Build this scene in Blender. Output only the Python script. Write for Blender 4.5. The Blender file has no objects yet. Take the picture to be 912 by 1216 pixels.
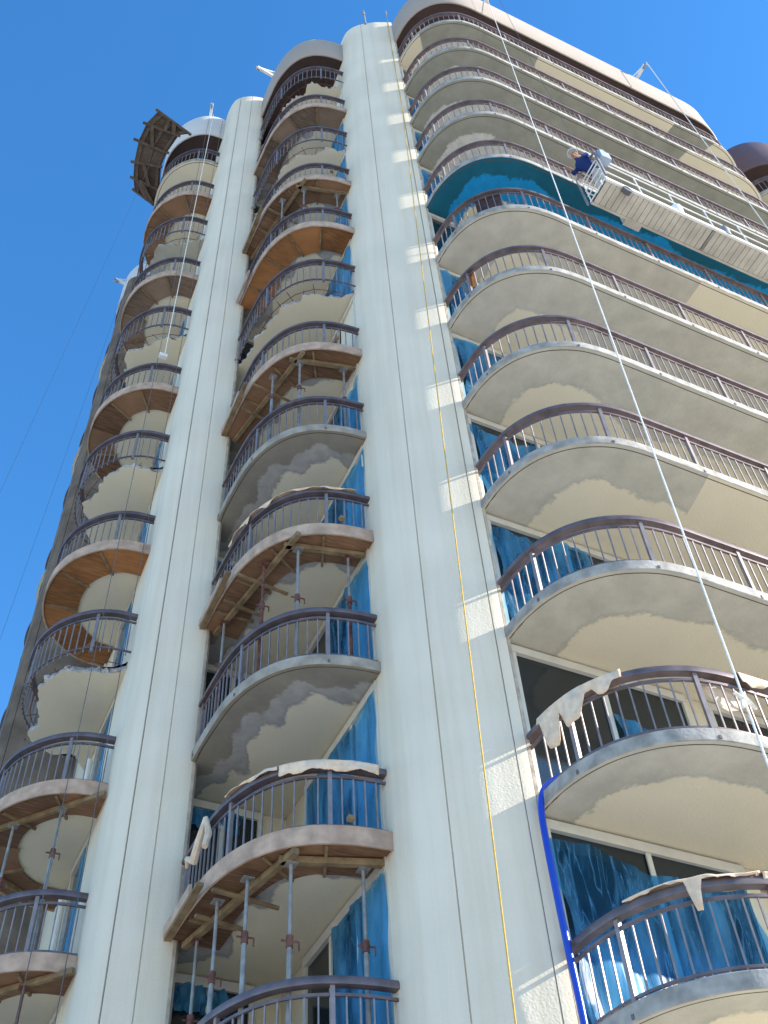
import bpy, bmesh, math, random
from mathutils import Vector, Matrix
random.seed(11)
S = bpy.context.scene
# ------------------------------------------------------------------ camera
EYE = 1.65
F = Matrix(((0.906, -0.295, -0.303), (-0.420, -0.711, -0.564), (-0.049, 0.638, -0.768)))
c0 = Vector((F[0][0], F[1][0], F[2][0])); c2 = Vector((F[0][2], F[1][2], F[2][2]))
c2.normalize(); c0 = (c0 - c2 * c0.dot(c2)).normalized(); c1 = c2.cross(c0)
cd = bpy.data.cameras.new("camera"); cam = bpy.data.objects.new("camera", cd)
S.collection.objects.link(cam); S.camera = cam
cam.matrix_world = Matrix(((c0.x, c1.x, c2.x, 0), (c0.y, c1.y, c2.y, 0), (c0.z, c1.z, c2.z, EYE), (0, 0, 0, 1)))
cd.sensor_fit = 'VERTICAL'; cd.sensor_height = 36; cd.lens = 36 * 1280 / 1216
cd.clip_end = 3000
# ------------------------------------------------------------------ light
SUN_EL, SUN_OFF = 25.0, 31.5          # elevation; angle between the sun's bearing and the long facade
W = bpy.data.worlds.new("World"); S.world = W; W.use_nodes = True
nt = W.node_tree; nt.nodes.clear()
sky = nt.nodes.new('ShaderNodeTexSky'); sky.sky_type = 'NISHITA'; sky.sun_disc = False
sky.sun_elevation = math.radians(SUN_EL); sky.sun_rotation = math.radians(90 + SUN_OFF)
sky.dust_density = 0.1; sky.ozone_density = 3.6; sky.air_density = 1.0; sky.altitude = 0
bg = nt.nodes.new('ShaderNodeBackground'); bg.inputs[1].default_value = 0.148
wo = nt.nodes.new('ShaderNodeOutputWorld')
hs = nt.nodes.new('ShaderNodeHueSaturation'); hs.inputs['Saturation'].default_value = 1.23
nt.links.new(sky.outputs[0], hs.inputs['Color']); nt.links.new(hs.outputs[0], bg.inputs[0]); nt.links.new(bg.outputs[0], wo.inputs[0])
sl = bpy.data.lights.new("sun", 'SUN'); sl.energy = 5.0; sl.angle = math.radians(0.5); sl.color = (1, .93, .82)
so = bpy.data.objects.new("sun", sl); S.collection.objects.link(so)
sv = Vector((math.cos(math.radians(SUN_OFF)) * math.cos(math.radians(SUN_EL)), -math.sin(math.radians(SUN_OFF)) * math.cos(math.radians(SUN_EL)), math.sin(math.radians(SUN_EL))))
so.rotation_euler = sv.to_track_quat('Z', 'Y').to_euler()
so.location = (60, -30, 60)
S.view_settings.view_transform = 'Standard'; S.view_settings.look = 'None'
S.view_settings.exposure = 1.42; S.view_settings.gamma = 1
# ------------------------------------------------------------------ materials
def nmat(name, col, rough=.85, spec=.3, metal=0, var=.12, scale=3.0, bump=0.0, bscale=60, col2=None):
    m = bpy.data.materials.new(name); m.use_nodes = True
    n = m.node_tree.nodes; l = m.node_tree.links; p = n['Principled BSDF']
    p.inputs['Roughness'].default_value = rough; p.inputs['Specular IOR Level'].default_value = spec
    p.inputs['Metallic'].default_value = metal
    tc = n.new('ShaderNodeTexCoord')
    nz = n.new('ShaderNodeTexNoise'); nz.inputs['Scale'].default_value = scale; nz.inputs['Detail'].default_value = 6
    l.new(tc.outputs['Object'], nz.inputs['Vector'])
    rp = n.new('ShaderNodeValToRGB')
    c2_ = col2 if col2 else tuple(min(1, c * (1 + var)) for c in col)
    c1_ = col if col2 else tuple(c * (1 - var) for c in col)
    rp.color_ramp.elements[0].color = (*c1_, 1); rp.color_ramp.elements[1].color = (*c2_, 1)
    rp.color_ramp.elements[0].position = .33; rp.color_ramp.elements[1].position = .67
    l.new(nz.outputs['Fac'], rp.inputs['Fac']); l.new(rp.outputs['Color'], p.inputs['Base Color'])
    if bump:
        b = n.new('ShaderNodeBump'); b.inputs['Strength'].default_value = bump; b.inputs['Distance'].default_value = .02
        n2 = n.new('ShaderNodeTexNoise'); n2.inputs['Scale'].default_value = bscale; n2.inputs['Detail'].default_value = 3
        l.new(tc.outputs['Object'], n2.inputs['Vector']); l.new(n2.outputs['Fac'], b.inputs['Height'])
        l.new(b.outputs['Normal'], p.inputs['Normal'])
    return m
M = {}
M['ground'] = nmat('pale_sandy_paving', (.50, .465, .41), .9, .2, var=.12, scale=.6, bump=.2, bscale=20)
M['wall'] = nmat('cream_wall_paint', (.62, .55, .41), .8, .3, var=.05, scale=1.2, bump=.2)
M['dark'] = nmat('dark_brown_paint', (.050, .030, .025), .7, .3, var=.2, scale=1.5, bump=.1)
M['roofbeige'] = nmat('beige_mauve_fascia_paint', (.33, .28, .235), .7, .3, var=.06, scale=.7, bump=.15)
M['roofgrey'] = nmat('pale_grey_fascia_paint', (.52, .50, .47), .7, .3, var=.06, scale=.7, bump=.15)
M['roofbrown'] = nmat('dark_brown_fascia_paint', (.11, .065, .06), .45, .4, var=.12, scale=.7)
M['rail'] = nmat('dark_bronze_rail_paint', (.155, .118, .118), .5, .5, .5, var=.25, scale=5)
M['baluster'] = nmat('sunlit_bronze_paint', (.26, .215, .205), .5, .5, .5, var=.2, scale=5)  # rail bronze again, its colour lightened to stand for sunlight on the bars
M['conc'] = nmat('bare_grey_concrete', (.30, .272, .228), .9, .2, var=.25, scale=4, bump=.35, bscale=30)
M['floor'] = nmat('pale_balcony_floor', (.54, .515, .46), .8, .3, var=.1, scale=2)
M['rough'] = nmat('broken_concrete_edge', (.36, .35, .34), .95, .1, var=.35, scale=14, bump=1.0, bscale=25)
M['glass'] = nmat('dark_window_glass', (.012, .018, .022), .06, .6, var=.3, scale=.8)
M['frame'] = nmat('pale_aluminium_frame', (.55, .53, .47), .5, .4, var=.06, scale=4)
M['steel'] = nmat('grey_galvanised_steel', (.25, .24, .225), .5, .5, metal=.3, var=.25, scale=8)
M['rust'] = nmat('rusty_red_steel', (.13, .055, .042), .75, .3, var=.4, scale=12, bump=.3)
M['lumber'] = nmat('weathered_lumber', (.21, .15, .085), .85, .2, var=.3, scale=6, bump=.2)
M['white'] = nmat('white_painted_metal', (.72, .71, .68), .5, .4, var=.08, scale=3)
M['alu'] = nmat('stage_aluminium', (.50, .47, .40), .55, .5, metal=.15, var=.15, scale=2.5)
M['rope'] = nmat('white_rope', (.72, .70, .64), .9, .1, var=.12, scale=30)
M['yrope'] = nmat('yellow_rope', (.52, .33, .06), .8, .2, var=.2, scale=30)
M['cable'] = nmat('thin_grey_cable', (.10, .10, .11), .6, .3)
M['hose'] = nmat('blue_hose', (.008, .045, .42), .3, .6, var=.1, scale=4)
M['cloth'] = nmat('torn_beige_paper', (.64, .50, .37), .9, .1, var=.15, scale=9, bump=.4, bscale=18)
M['shirt'] = nmat('navy_blue_cloth', (.02, .04, .15), .9, .1)
M['trouser'] = nmat('pale_grey_cloth', (.45, .46, .47), .9, .1)
M['skin'] = nmat('skin', (.36, .20, .13), .6, .3, var=.05)
M['hat'] = nmat('white_plastic', (.78, .80, .82), .35, .5, var=.03)
M['bluegrey'] = nmat('blue_grey_machine_paint', (.30, .36, .48), .5, .4)
M['towel'] = nmat('dark_brown_cloth', (.07, .045, .045), .95, .1, var=.3)
M['orange'] = nmat('orange_cloth', (.55, .22, .06), .9, .1)

def stucco():
    m = nmat('off_white_stucco', (.66, .592, .472), .9, .2, var=.045, scale=.7, bump=.28, bscale=34)
    n = m.node_tree.nodes; l = m.node_tree.links; p = n['Principled BSDF']
    src = p.inputs['Base Color'].links[0].from_socket
    tc = n.new('ShaderNodeTexCoord'); mp = n.new('ShaderNodeMapping'); mp.inputs['Scale'].default_value = (3.0, 3.0, .10)
    nz = n.new('ShaderNodeTexNoise'); nz.inputs['Scale'].default_value = 1.6; nz.inputs['Detail'].default_value = 7; nz.inputs['Roughness'].default_value = .65
    l.new(tc.outputs['Object'], mp.inputs['Vector']); l.new(mp.outputs[0], nz.inputs['Vector'])
    r = n.new('ShaderNodeValToRGB'); r.color_ramp.elements[0].position = .36; r.color_ramp.elements[0].color = (.935, .925, .90, 1)
    r.color_ramp.elements[1].position = .56; r.color_ramp.elements[1].color = (1, 1, 1, 1)
    l.new(nz.outputs['Fac'], r.inputs['Fac'])
    mx = n.new('ShaderNodeMixRGB'); mx.blend_type = 'MULTIPLY'; mx.inputs['Fac'].default_value = 1
    l.new(src, mx.inputs[1]); l.new(r.outputs[0], mx.inputs[2]); l.new(mx.outputs[0], p.inputs['Base Color'])
    return m
M['stucco'] = stucco()
M['taupe'] = nmat('weathered_taupe_render', (.15, .115, .085), .9, .2, var=.25, scale=2, bump=.5, bscale=18)
M['trim'] = nmat('tan_rough_render', (.40, .34, .27), .95, .2, var=.25, scale=6, bump=.6, bscale=20)

def soffit(name, c_out, c_mid, c_in, amp=.44):
    """paint / patch / bare concrete bands whose borders sit at per-vertex distances from the slab edge"""
    m = bpy.data.materials.new(name); m.use_nodes = True
    n = m.node_tree.nodes; l = m.node_tree.links; p = n['Principled BSDF']
    p.inputs['Roughness'].default_value = .85; p.inputs['Specular IOR Level'].default_value = .25
    tc = n.new('ShaderNodeTexCoord')
    def noise(sc, det=5, r=.6):
        z = n.new('ShaderNodeTexNoise'); z.inputs['Scale'].default_value = sc; z.inputs['Detail'].default_value = det; z.inputs['Roughness'].default_value = r
        l.new(tc.outputs['Object'], z.inputs['Vector']); return z.outputs['Fac']
    def math_(op, a, b):
        q = n.new('ShaderNodeMath'); q.operation = op
        for i, v in enumerate((a, b)):
            if isinstance(v, (int, float)): q.inputs[i].default_value = v
            else: l.new(v, q.inputs[i])
        return q.outputs[0]
    wob = math_('ADD', math_('MULTIPLY', math_('SUBTRACT', noise(2.2, 4), .5), amp), math_('MULTIPLY', math_('SUBTRACT', noise(14, 4), .5), .14))
    def step(attr, soft):
        a = n.new('ShaderNodeAttribute'); a.attribute_name = attr
        s = n.new('ShaderNodeMapRange'); s.inputs['From Min'].default_value = -soft; s.inputs['From Max'].default_value = soft; s.clamp = True
        l.new(math_('ADD', a.outputs['Fac'], wob), s.inputs['Value']); return s.outputs['Result']
    def shade(c, sc, lo, hi):
        r = n.new('ShaderNodeValToRGB'); r.color_ramp.elements[0].position = .3; r.color_ramp.elements[1].position = .7
        r.color_ramp.elements[0].color = (*[x * lo for x in c], 1); r.color_ramp.elements[1].color = (*[min(1, x * hi) for x in c], 1)
        l.new(noise(sc, 6), r.inputs['Fac']); return r.outputs[0]
    def mix(f, a, b):
        x = n.new('ShaderNodeMixRGB'); l.new(f, x.inputs['Fac']); l.new(a, x.inputs[1]); l.new(b, x.inputs[2]); return x.outputs[0]
    k = mix(step('band_a', .025), shade(c_out, 2.3, .86, 1.12), shade(c_mid, 5, .85, 1.12))
    a_ = n.new('ShaderNodeAttribute'); a_.attribute_name = 'band_b'
    rim = n.new('ShaderNodeMapRange'); rim.inputs['From Min'].default_value = .0; rim.inputs['From Max'].default_value = .07; rim.inputs['To Min'].default_value = .45; rim.inputs['To Max'].default_value = 0
    l.new(math_('ABSOLUTE', math_('ADD', math_('ADD', a_.outputs['Fac'], wob), .03), 0), rim.inputs['Value'])
    gr = n.new('ShaderNodeRGB'); gr.outputs[0].default_value = (*[c_out[0]*.55, c_out[1]*.62, c_out[2]*.6], 1)
    k = mix(math_('MULTIPLY', rim.outputs[0], noise(5, 3)), k, gr.outputs[0])
    k = mix(step('band_b', .03), k, shade(c_in, .8, .95, 1.04))
    ea = n.new('ShaderNodeAttribute'); ea.attribute_name = 'edge_d'
    gv = math_('LESS_THAN', math_('ABSOLUTE', math_('SUBTRACT', ea.outputs['Fac'], .062), 0), .009)
    dk = n.new('ShaderNodeRGB'); dk.outputs[0].default_value = (.085, .07, .05, 1)
    k = mix(gv, k, dk.outputs[0])
    l.new(k, p.inputs['Base Color'])
    b = n.new('ShaderNodeBump'); b.inputs['Strength'].default_value = .35; b.inputs['Distance'].default_value = .02
    l.new(noise(26, 4), b.inputs['Height']); l.new(b.outputs[0], p.inputs['Normal'])
    return m
CREAM = (.65, .59, .445)
M['sofR'] = soffit('soffit_cream_with_trowelled_patch', (.46, .44, .37), (.44, .43, .35), CREAM)
M['sofRu'] = soffit('soffit_cream_with_dark_patch', (.26, .26, .215), (.50, .49, .44), CREAM)
M['sofRb'] = soffit('soffit_blue_coated', (.006, .105, .17), (.006, .24, .53), CREAM)
M['sofM'] = soffit('soffit_cream_with_bare_concrete', (.235, .215, .175), (.36, .345, .32), CREAM, .3)
M['sofL'] = soffit('soffit_plain_cream', (.40, .38, .31), (.45, .42, .32), CREAM)

def plywood(name, col):
    m = nmat(name, col, .8, .25, var=.2, scale=1.4)
    n = m.node_tree.nodes; l = m.node_tree.links; p = n['Principled BSDF']
    src = p.inputs['Base Color'].links[0].from_socket
    tc = n.new('ShaderNodeTexCoord'); oi = n.new('ShaderNodeObjectInfo')
    mp = n.new('ShaderNodeMapping'); mp.inputs['Scale'].default_value = (1.2, 9, 9)
    nz = n.new('ShaderNodeTexNoise'); nz.inputs['Scale'].default_value = 3; nz.inputs['Detail'].default_value = 7
    l.new(tc.outputs['Object'], mp.inputs[0]); l.new(mp.outputs[0], nz.inputs['Vector'])
    ad = n.new('ShaderNodeMath'); ad.operation = 'MULTIPLY_ADD'; ad.inputs[1].default_value = .55; 
    l.new(oi.outputs['Random'], ad.inputs[0]); l.new(nz.outputs['Fac'], ad.inputs[2])
    r = n.new('ShaderNodeValToRGB'); r.color_ramp.elements[0].position = .35; r.color_ramp.elements[1].position = .95
    r.color_ramp.elements[0].color = (.48, .45, .43, 1); r.color_ramp.elements[1].color = (1.3, 1.25, 1.15, 1)
    l.new(ad.outputs[0], r.inputs[0])
    mx = n.new('ShaderNodeMixRGB'); mx.blend_type = 'MULTIPLY'; mx.inputs[0].default_value = 1
    l.new(src, mx.inputs[1]); l.new(r.outputs[0], mx.inputs[2]); l.new(mx.outputs[0], p.inputs['Base Color'])
    return m
M['lumber_dark'] = nmat('dark_weathered_lumber', (.12, .092, .07), .9, .2, var=.25, scale=6, bump=.2)
M['ply'] = plywood('orange_brown_plywood', (.185, .108, .066)); M['ply_orange'] = plywood('orange_plywood', (.27, .125, .05)); M['ply_grey'] = plywood('greyish_plywood', (.17, .125, .095)); M['ply_dark'] = plywood('dark_weathered_plywood', (.10, .075, .058))
M['fascia'] = nmat('pinkish_fascia_plywood', (.42, .30, .22), .8, .2, var=.22, scale=5, bump=.2)

def film():
    m = bpy.data.materials.new('translucent_blue_film'); m.use_nodes = True
    n = m.node_tree.nodes; l = m.node_tree.links; p = n['Principled BSDF']; out = n['Material Output']
    tc = n.new('ShaderNodeTexCoord'); mp = n.new('ShaderNodeMapping'); mp.inputs['Scale'].default_value = (1.5, 1.5, .4)
    nz = n.new('ShaderNodeTexNoise'); nz.inputs['Scale'].default_value = 1.6; nz.inputs['Detail'].default_value = 4; nz.inputs['Distortion'].default_value = .5
    l.new(tc.outputs['Object'], mp.inputs[0]); l.new(mp.outputs[0], nz.inputs['Vector'])
    r = n.new('ShaderNodeValToRGB'); r.color_ramp.elements[0].position = .35; r.color_ramp.elements[1].position = .66
    r.color_ramp.elements[0].color = (.03, .19, .41, 1); r.color_ramp.elements[1].color = (.08, .34, .61, 1)
    l.new(nz.outputs['Fac'], r.inputs[0]); l.new(r.outputs[0], p.inputs['Base Color'])
    p.inputs['Roughness'].default_value = .34; p.inputs['Specular IOR Level'].default_value = .3
    b = n.new('ShaderNodeBump'); b.inputs['Strength'].default_value = .5; b.inputs['Distance'].default_value = .05
    l.new(nz.outputs['Fac'], b.inputs['Height']); l.new(b.outputs[0], p.inputs['Normal'])
    m2 = n.new('ShaderNodeMapping'); m2.inputs['Scale'].default_value = (4.2, 4.2, .55); n2 = n.new('ShaderNodeTexNoise'); n2.inputs['Scale'].default_value = 1.5; n2.inputs['Detail'].default_value = 2.5; n2.inputs['Distortion'].default_value = .7
    l.new(tc.outputs['Object'], m2.inputs[0]); l.new(m2.outputs[0], n2.inputs['Vector'])
    b2 = n.new('ShaderNodeBump'); b2.inputs['Strength'].default_value = .4; b2.inputs['Distance'].default_value = .03
    l.new(n2.outputs['Fac'], b2.inputs['Height']); l.new(b.outputs['Normal'], b2.inputs['Normal']); l.new(b2.outputs['Normal'], p.inputs['Normal'])
    t = n.new('ShaderNodeBsdfTransparent'); t.inputs[0].default_value = (.30, .64, .92, 1)
    rd = n.new('ShaderNodeMath'); rd.operation = 'SUBTRACT'; rd.inputs[1].default_value = .5; l.new(n2.outputs['Fac'], rd.inputs[0])
    ab = n.new('ShaderNodeMath'); ab.operation = 'ABSOLUTE'; l.new(rd.outputs[0], ab.inputs[0])
    fold_glint = n.new('ShaderNodeMapRange'); fold_glint.inputs['From Min'].default_value = .0; fold_glint.inputs['From Max'].default_value = .05; fold_glint.inputs['To Min'].default_value = .42; fold_glint.inputs['To Max'].default_value = 0  # highlights along the film's folds, painted in as lighter blue streaks
    l.new(ab.outputs[0], fold_glint.inputs['Value'])
    fc = n.new('ShaderNodeMixRGB'); l.new(fold_glint.outputs[0], fc.inputs[0]); l.new(r.outputs[0], fc.inputs[1]); fc.inputs[2].default_value = (.13, .40, .66, 1); l.new(fc.outputs[0], p.inputs['Base Color'])
    mx = n.new('ShaderNodeMixShader'); a = n.new('ShaderNodeMapRange')
    a.inputs['From Min'].default_value = .35; a.inputs['From Max'].default_value = .62; a.inputs['To Min'].default_value = .10; a.inputs['To Max'].default_value = .52
    l.new(nz.outputs['Fac'], a.inputs['Value']); am = n.new('ShaderNodeMath'); am.operation = 'MAXIMUM'; l.new(a.outputs[0], am.inputs[0]); l.new(fold_glint.outputs[0], am.inputs[1]); l.new(am.outputs[0], mx.inputs[0]); l.new(t.outputs[0], mx.inputs[1]); l.new(p.outputs[0], mx.inputs[2])
    l.new(mx.outputs[0], out.inputs[0])
    return m
M['film'] = film()

# ------------------------------------------------------------------ mesh helpers
COL = S.collection
class MB:
    def __init__(s): s.v = []; s.f = []
    def add(s, v, f):
        o = len(s.v); s.v += [tuple(x) for x in v]; s.f += [tuple(i + o for i in q) for q in f]
    def hexa(s, lo, hi):      # lo, hi: four points each, same winding (anticlockwise from above)
        s.add(list(lo) + list(hi), [(3, 2, 1, 0), (4, 5, 6, 7), (0, 1, 5, 4), (1, 2, 6, 5), (2, 3, 7, 6), (3, 0, 4, 7)])
    def box(s, x0, x1, y0, y1, z0, z1):
        s.hexa([(x0, y0, z0), (x1, y0, z0), (x1, y1, z0), (x0, y1, z0)], [(x0, y0, z1), (x1, y0, z1), (x1, y1, z1), (x0, y1, z1)])
    def bar(s, a, b, w, h, up=(0, 0, 1)):
        a = Vector(a); b = Vector(b); d = (b - a).normalized(); u = Vector(up)
        if abs(d.dot(u)) > .98: u = Vector((1, 0, 0))
        r = d.cross(u).normalized(); u = r.cross(d).normalized()
        q = [(-1, -1), (1, -1), (1, 1), (-1, 1)]
        s.hexa([b + r * (i * w / 2) + u * (j * h / 2) for i, j in q], [a + r * (i * w / 2) + u * (j * h / 2) for i, j in q])
    def tube(s, pts, r, n=8, cap=True):
        pts = [Vector(p) for p in pts]; o = len(s.v); rr = r if isinstance(r, (list, tuple)) else [r] * len(pts)
        ref = None
        for i, p in enumerate(pts):
            d = (pts[min(i + 1, len(pts) - 1)] - pts[max(i - 1, 0)]).normalized()
            if ref is None: ref = d.cross(Vector((0, 0, 1)) if abs(d.z) < .9 else Vector((1, 0, 0))).normalized()
            ref = (ref - d * ref.dot(d)).normalized(); b = d.cross(ref)
            for k in range(n):
                a = 2 * math.pi * k / n; s.v.append(tuple(p + (ref * math.cos(a) + b * math.sin(a)) * rr[i]))
        for i in range(len(pts) - 1):
            for k in range(n):
                k2 = (k + 1) % n; s.f.append((o + i * n + k, o + i * n + k2, o + (i + 1) * n + k2, o + (i + 1) * n + k))
        if cap:
            s.f.append(tuple(o + k for k in reversed(range(n)))); s.f.append(tuple(o + (len(pts) - 1) * n + k for k in range(n)))
    def sweep(s, path, nrm, z, prof, cap=True):
        """prof: (outward offset, dz) polygon swept along a plan path with outward normals"""
        o = len(s.v); n = len(prof)
        for (x, y), (nx, ny) in zip(path, nrm):
            for a, b in prof: s.v.append((x + nx * a, y + ny * a, z + b))
        for i in range(len(path) - 1):
            for k in range(n):
                k2 = (k + 1) % n; s.f.append((o + i * n + k, o + (i + 1) * n + k, o + (i + 1) * n + k2, o + i * n + k2))
        if cap:
            s.f.append(tuple(o + k for k in range(n))); s.f.append(tuple(o + (len(path) - 1) * n + k for k in reversed(range(n))))
    def build(s, name, mat, parent=None, smooth=False, fix=True):
        me = bpy.data.meshes.new(name); me.from_pydata(s.v, [], s.f)
        if fix:
            bm = bmesh.new(); bm.from_mesh(me); bmesh.ops.recalc_face_normals(bm, faces=bm.faces); bm.to_mesh(me); bm.free()
        me.materials.append(mat); ob = bpy.data.objects.new(name, me); COL.objects.link(ob)
        if parent is not None: ob.parent = parent
        if smooth:
            me.shade_smooth()
            me.set_sharp_from_angle(angle=math.radians(38))
        return ob
def tag(o, label=None, cat=None, group=None, kind=None):
    if label: o['label'] = label
    if cat: o['category'] = cat
    if group: o['group'] = group
    if kind: o['kind'] = kind
    return o
def empty(name, loc, label, cat, group=None):
    o = bpy.data.objects.new(name, None); COL.objects.link(o); o.location = loc; o.empty_display_size = .2
    tag(o, label, cat, group)
    return o
def keep(child, parent):      # parent with world coordinates kept (parents are only translated)
    child.parent = parent; child.matrix_parent_inverse = Matrix.Translation(-Vector(parent.location))
    return child
def resample(pts, step):
    P = [Vector((*p, 0)) if len(p) == 2 else Vector(p) for p in pts]
    dense = []
    for i in range(len(P) - 1):
        a = P[max(i - 1, 0)]; b = P[i]; c = P[i + 1]; d = P[min(i + 2, len(P) - 1)]
        for k in range(16):
            t = k / 16
            # centripetal-ish: clamp tangents by segment length
            L = (c - b).length
            m1 = (c - a).normalized() * L if (c - a).length else c - b
            m2 = (d - b).normalized() * L if (d - b).length else c - b
            h = lambda t: (2*t**3-3*t**2+1, t**3-2*t**2+t, -2*t**3+3*t**2, t**3-t**2)
            w = h(t); dense.append(b * w[0] + m1 * w[1] + c * w[2] + m2 * w[3])
    dense.append(P[-1])
    L = [0]
    for i in range(1, len(dense)): L.append(L[-1] + (dense[i] - dense[i-1]).length)
    n = max(2, round(L[-1] / step)); out = []; j = 0
    for i in range(n + 1):
        s = L[-1] * i / n
        while j < len(L) - 2 and L[j + 1] < s: j += 1
        t = (s - L[j]) / max(1e-9, L[j+1] - L[j]); p = dense[j].lerp(dense[j+1], t); out.append((p.x, p.y))
    return out
def normals(path, sgn):
    out = []
    for i in range(len(path)):
        a = path[max(0, i-1)]; b = path[min(len(path)-1, i+1)]; dx, dy = b[0]-a[0], b[1]-a[1]; L = math.hypot(dx, dy)
        out.append((sgn * dy / L, -sgn * dx / L))
    return out
def offset(path, nrm, d): return [(p[0] + n[0]*d, p[1] + n[1]*d) for p, n in zip(path, nrm)]
def smooth_rand(n, amp, period, seed):
    r = random.Random(seed); k = max(2, int(n / period) + 3); c = [r.uniform(-1, 1) for _ in range(k)]
    out = []
    for i in range(n):
        t = i / period; j = int(t); u = t - j; u = u*u*(3-2*u); out.append(amp * (c[min(j, k-1)] * (1-u) + c[min(j+1, k-1)] * u))
    return out

H = 2.75
def zl(l):      # the top storeys are a little lower
    return EYE + (.64 + l - .045 * max(0, l - 9)) * H if l <= 12 else EYE + (.64 + l - .135) * H
TH = .18
# ------------------------------------------------------------------ plans (metres; X along the long facade, Y into the block)
cornerR = [(6.41, 8.78), (6.43, 8.33), (6.52, 7.90), (6.72, 7.50), (7.02, 7.18), (7.33, 6.99), (7.69, 6.86), (8.12, 6.805), (8.6, 6.80)]
RC = 25.19
planR = cornerR + [(10.5, 6.80), (12.6, 6.80), (14.7, 6.80)] + [(RC - x, y) for x, y in reversed(cornerR)]
planM = [(5.125, 9.96), (4.80, 9.99), (4.48, 10.06), (4.12, 10.21), (3.80, 10.48), (3.56, 10.87), (3.40, 11.40), (3.345, 12.05), (3.33, 12.84)]
planL = [(2.46, 14.02), (2.01, 14.06), (1.655, 14.20), (1.36, 14.44), (1.09, 14.80), (.93, 15.23), (.885, 15.69), (.93, 16.15), (1.09, 16.58), (1.36, 16.94), (1.655, 17.18), (2.01, 17.32), (2.46, 17.36)]
planK = [(x + .05, y + 5.5) for x, y in planL]
planD = [(x + 12.9, y) for x, y in cornerR] + [(24, 6.80), (27, 6.80)]
BAY = {}
def bay(key, plan, wall, sgn, step):
    p = resample(plan, step); n = normals(p, sgn)
    # wall target per point, by length along the wall polyline
    w = [Vector((*q, 0)) for q in wall]; L = [0]
    for i in range(1, len(w)): L.append(L[-1] + (w[i] - w[i-1]).length)
    tg = []
    for i in range(len(p)):
        s = L[-1] * i / (len(p) - 1); j = 0
        while j < len(L) - 2 and L[j+1] < s: j += 1
        q = w[j].lerp(w[j+1], (s - L[j]) / (L[j+1] - L[j])); tg.append((q.x, q.y))
    BAY[key] = dict(p=p, n=n, t=tg)
bay('R', planR, [(6.46, 8.845), (RC - 6.46, 8.845)], 1, .12)
bay('M', planM, [(5.165, 10.0), (5.165, 13.665), (3.40, 13.665)], -1, .09)
bay('L', planL, [(2.495, 14.05), (2.495, 17.33)], -1, .09)
bay('K', planK, [(2.495, 19.55), (2.495, 22.83)], -1, .15)
bay('D', planD, [(19.36, 8.845), (27, 8.845)], 1, .15)
# ------------------------------------------------------------------ setting
g = MB(); N = 24
for i in range(N + 1):
    for j in range(N + 1): g.v.append((-1500 + 3000 * i / N, -1500 + 3000 * j / N, 0))
for i in range(N):
    for j in range(N): g.f.append((i*(N+1)+j, (i+1)*(N+1)+j, (i+1)*(N+1)+j+1, i*(N+1)+j+1))
tag(g.build('ground', M['ground']), kind='structure')

tower = empty('apartment_tower', (0, 0, 0), 'tall off-white apartment tower with rounded piers and stacked curved balconies under repair', 'building')
# ---- core walls
foot = [(6.44, 8.85), (30, 8.85), (30, 32), (2.5, 32), (2.5, 13.85), (3.36, 13.67), (5.17, 13.67), (5.17, 10.02), (6.44, 10.02)]
def prism(poly, z0, z1):
    b = MB(); n = len(poly)
    b.v = [(x, y, z0) for x, y in poly] + [(x, y, z1) for x, y in poly]
    b.f = [tuple(reversed(range(n))), tuple(range(n, 2*n))] + [(i, (i+1) % n, n + (i+1) % n, n + i) for i in range(n)]
    return b
prism(foot, 0, zl(12) + .1).build('wall', M['wall'], tower)
o = prism(foot, zl(12) + .1, zl(13.25)).build('wall', M['dark'], tower); o['label'] = 'dark brown top storey wall'
# ---- piers: extruded rounded plans with a recessed joint
def pier(pts, z1, joints, mat, step=.06):
    p = resample(pts, step); sg = normals(p, 1)
    cut = []
    for (x, y), (nx, ny) in zip(p, sg):
        cut.append((x, y))
    out = []
    for i, q in enumerate(cut):
        az = math.degrees(math.atan2(q[0], q[1]))
        prev = math.degrees(math.atan2(*cut[i-1])) if i else az
        hit = [j for j in joints if prev < j <= az]
        if hit and i:
            nx, ny = sg[i]; a = cut[i-1]; tx, ty = q[0]-a[0], q[1]-a[1]; L = math.hypot(tx, ty); tx /= L; ty /= L
            m = ((a[0]+q[0])/2, (a[1]+q[1])/2); w = .009; d = .022
            out += [(m[0]-tx*w, m[1]-ty*w), (m[0]-tx*w*.6-nx*d, m[1]-ty*w*.6-ny*d), (m[0]+tx*w*.6-nx*d, m[1]+ty*w*.6-ny*d), (m[0]+tx*w, m[1]+ty*w)]
        out.append(q)
    return prism(out, 0, z1).build('pier', mat, tower, smooth=True)
B = [(5.16, 11.2), (5.13, 10.4), (5.115, 9.86), (5.15, 9.62), (5.25, 9.43), (5.45, 9.225), (5.66, 9.085), (5.87, 8.95), (6.10, 8.845), (6.28, 8.766), (6.385, 8.728), (6.41, 8.726), (6.42, 8.76), (6.43, 9.2)]
pier(B, zl(13.56), [30.9, 35.6], M['stucco'])
A = [(2.43, 15.0), (2.41, 14.2), (2.395, 13.72), (2.415, 13.45), (2.49, 13.22), (2.68, 13.02), (2.95, 12.87), (3.22, 12.79), (3.34, 12.78), (3.385, 12.82), (3.42, 13.1), (3.42, 13.66)]
pier(A, zl(13.48), [11.4, 13.1], M['stucco'])
pier([(x + 12.55 + .06, y + .02) for x, y in B], zl(13.4), [], M['stucco'])
pier([(1.25, 21.0), (.99, 20.3), (.935, 19.6), (1.0, 19.2), (1.4, 18.9), (1.9, 18.7), (2.6, 18.6)], zl(12.1), [2.85, 3.3], M['taupe'])

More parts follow.
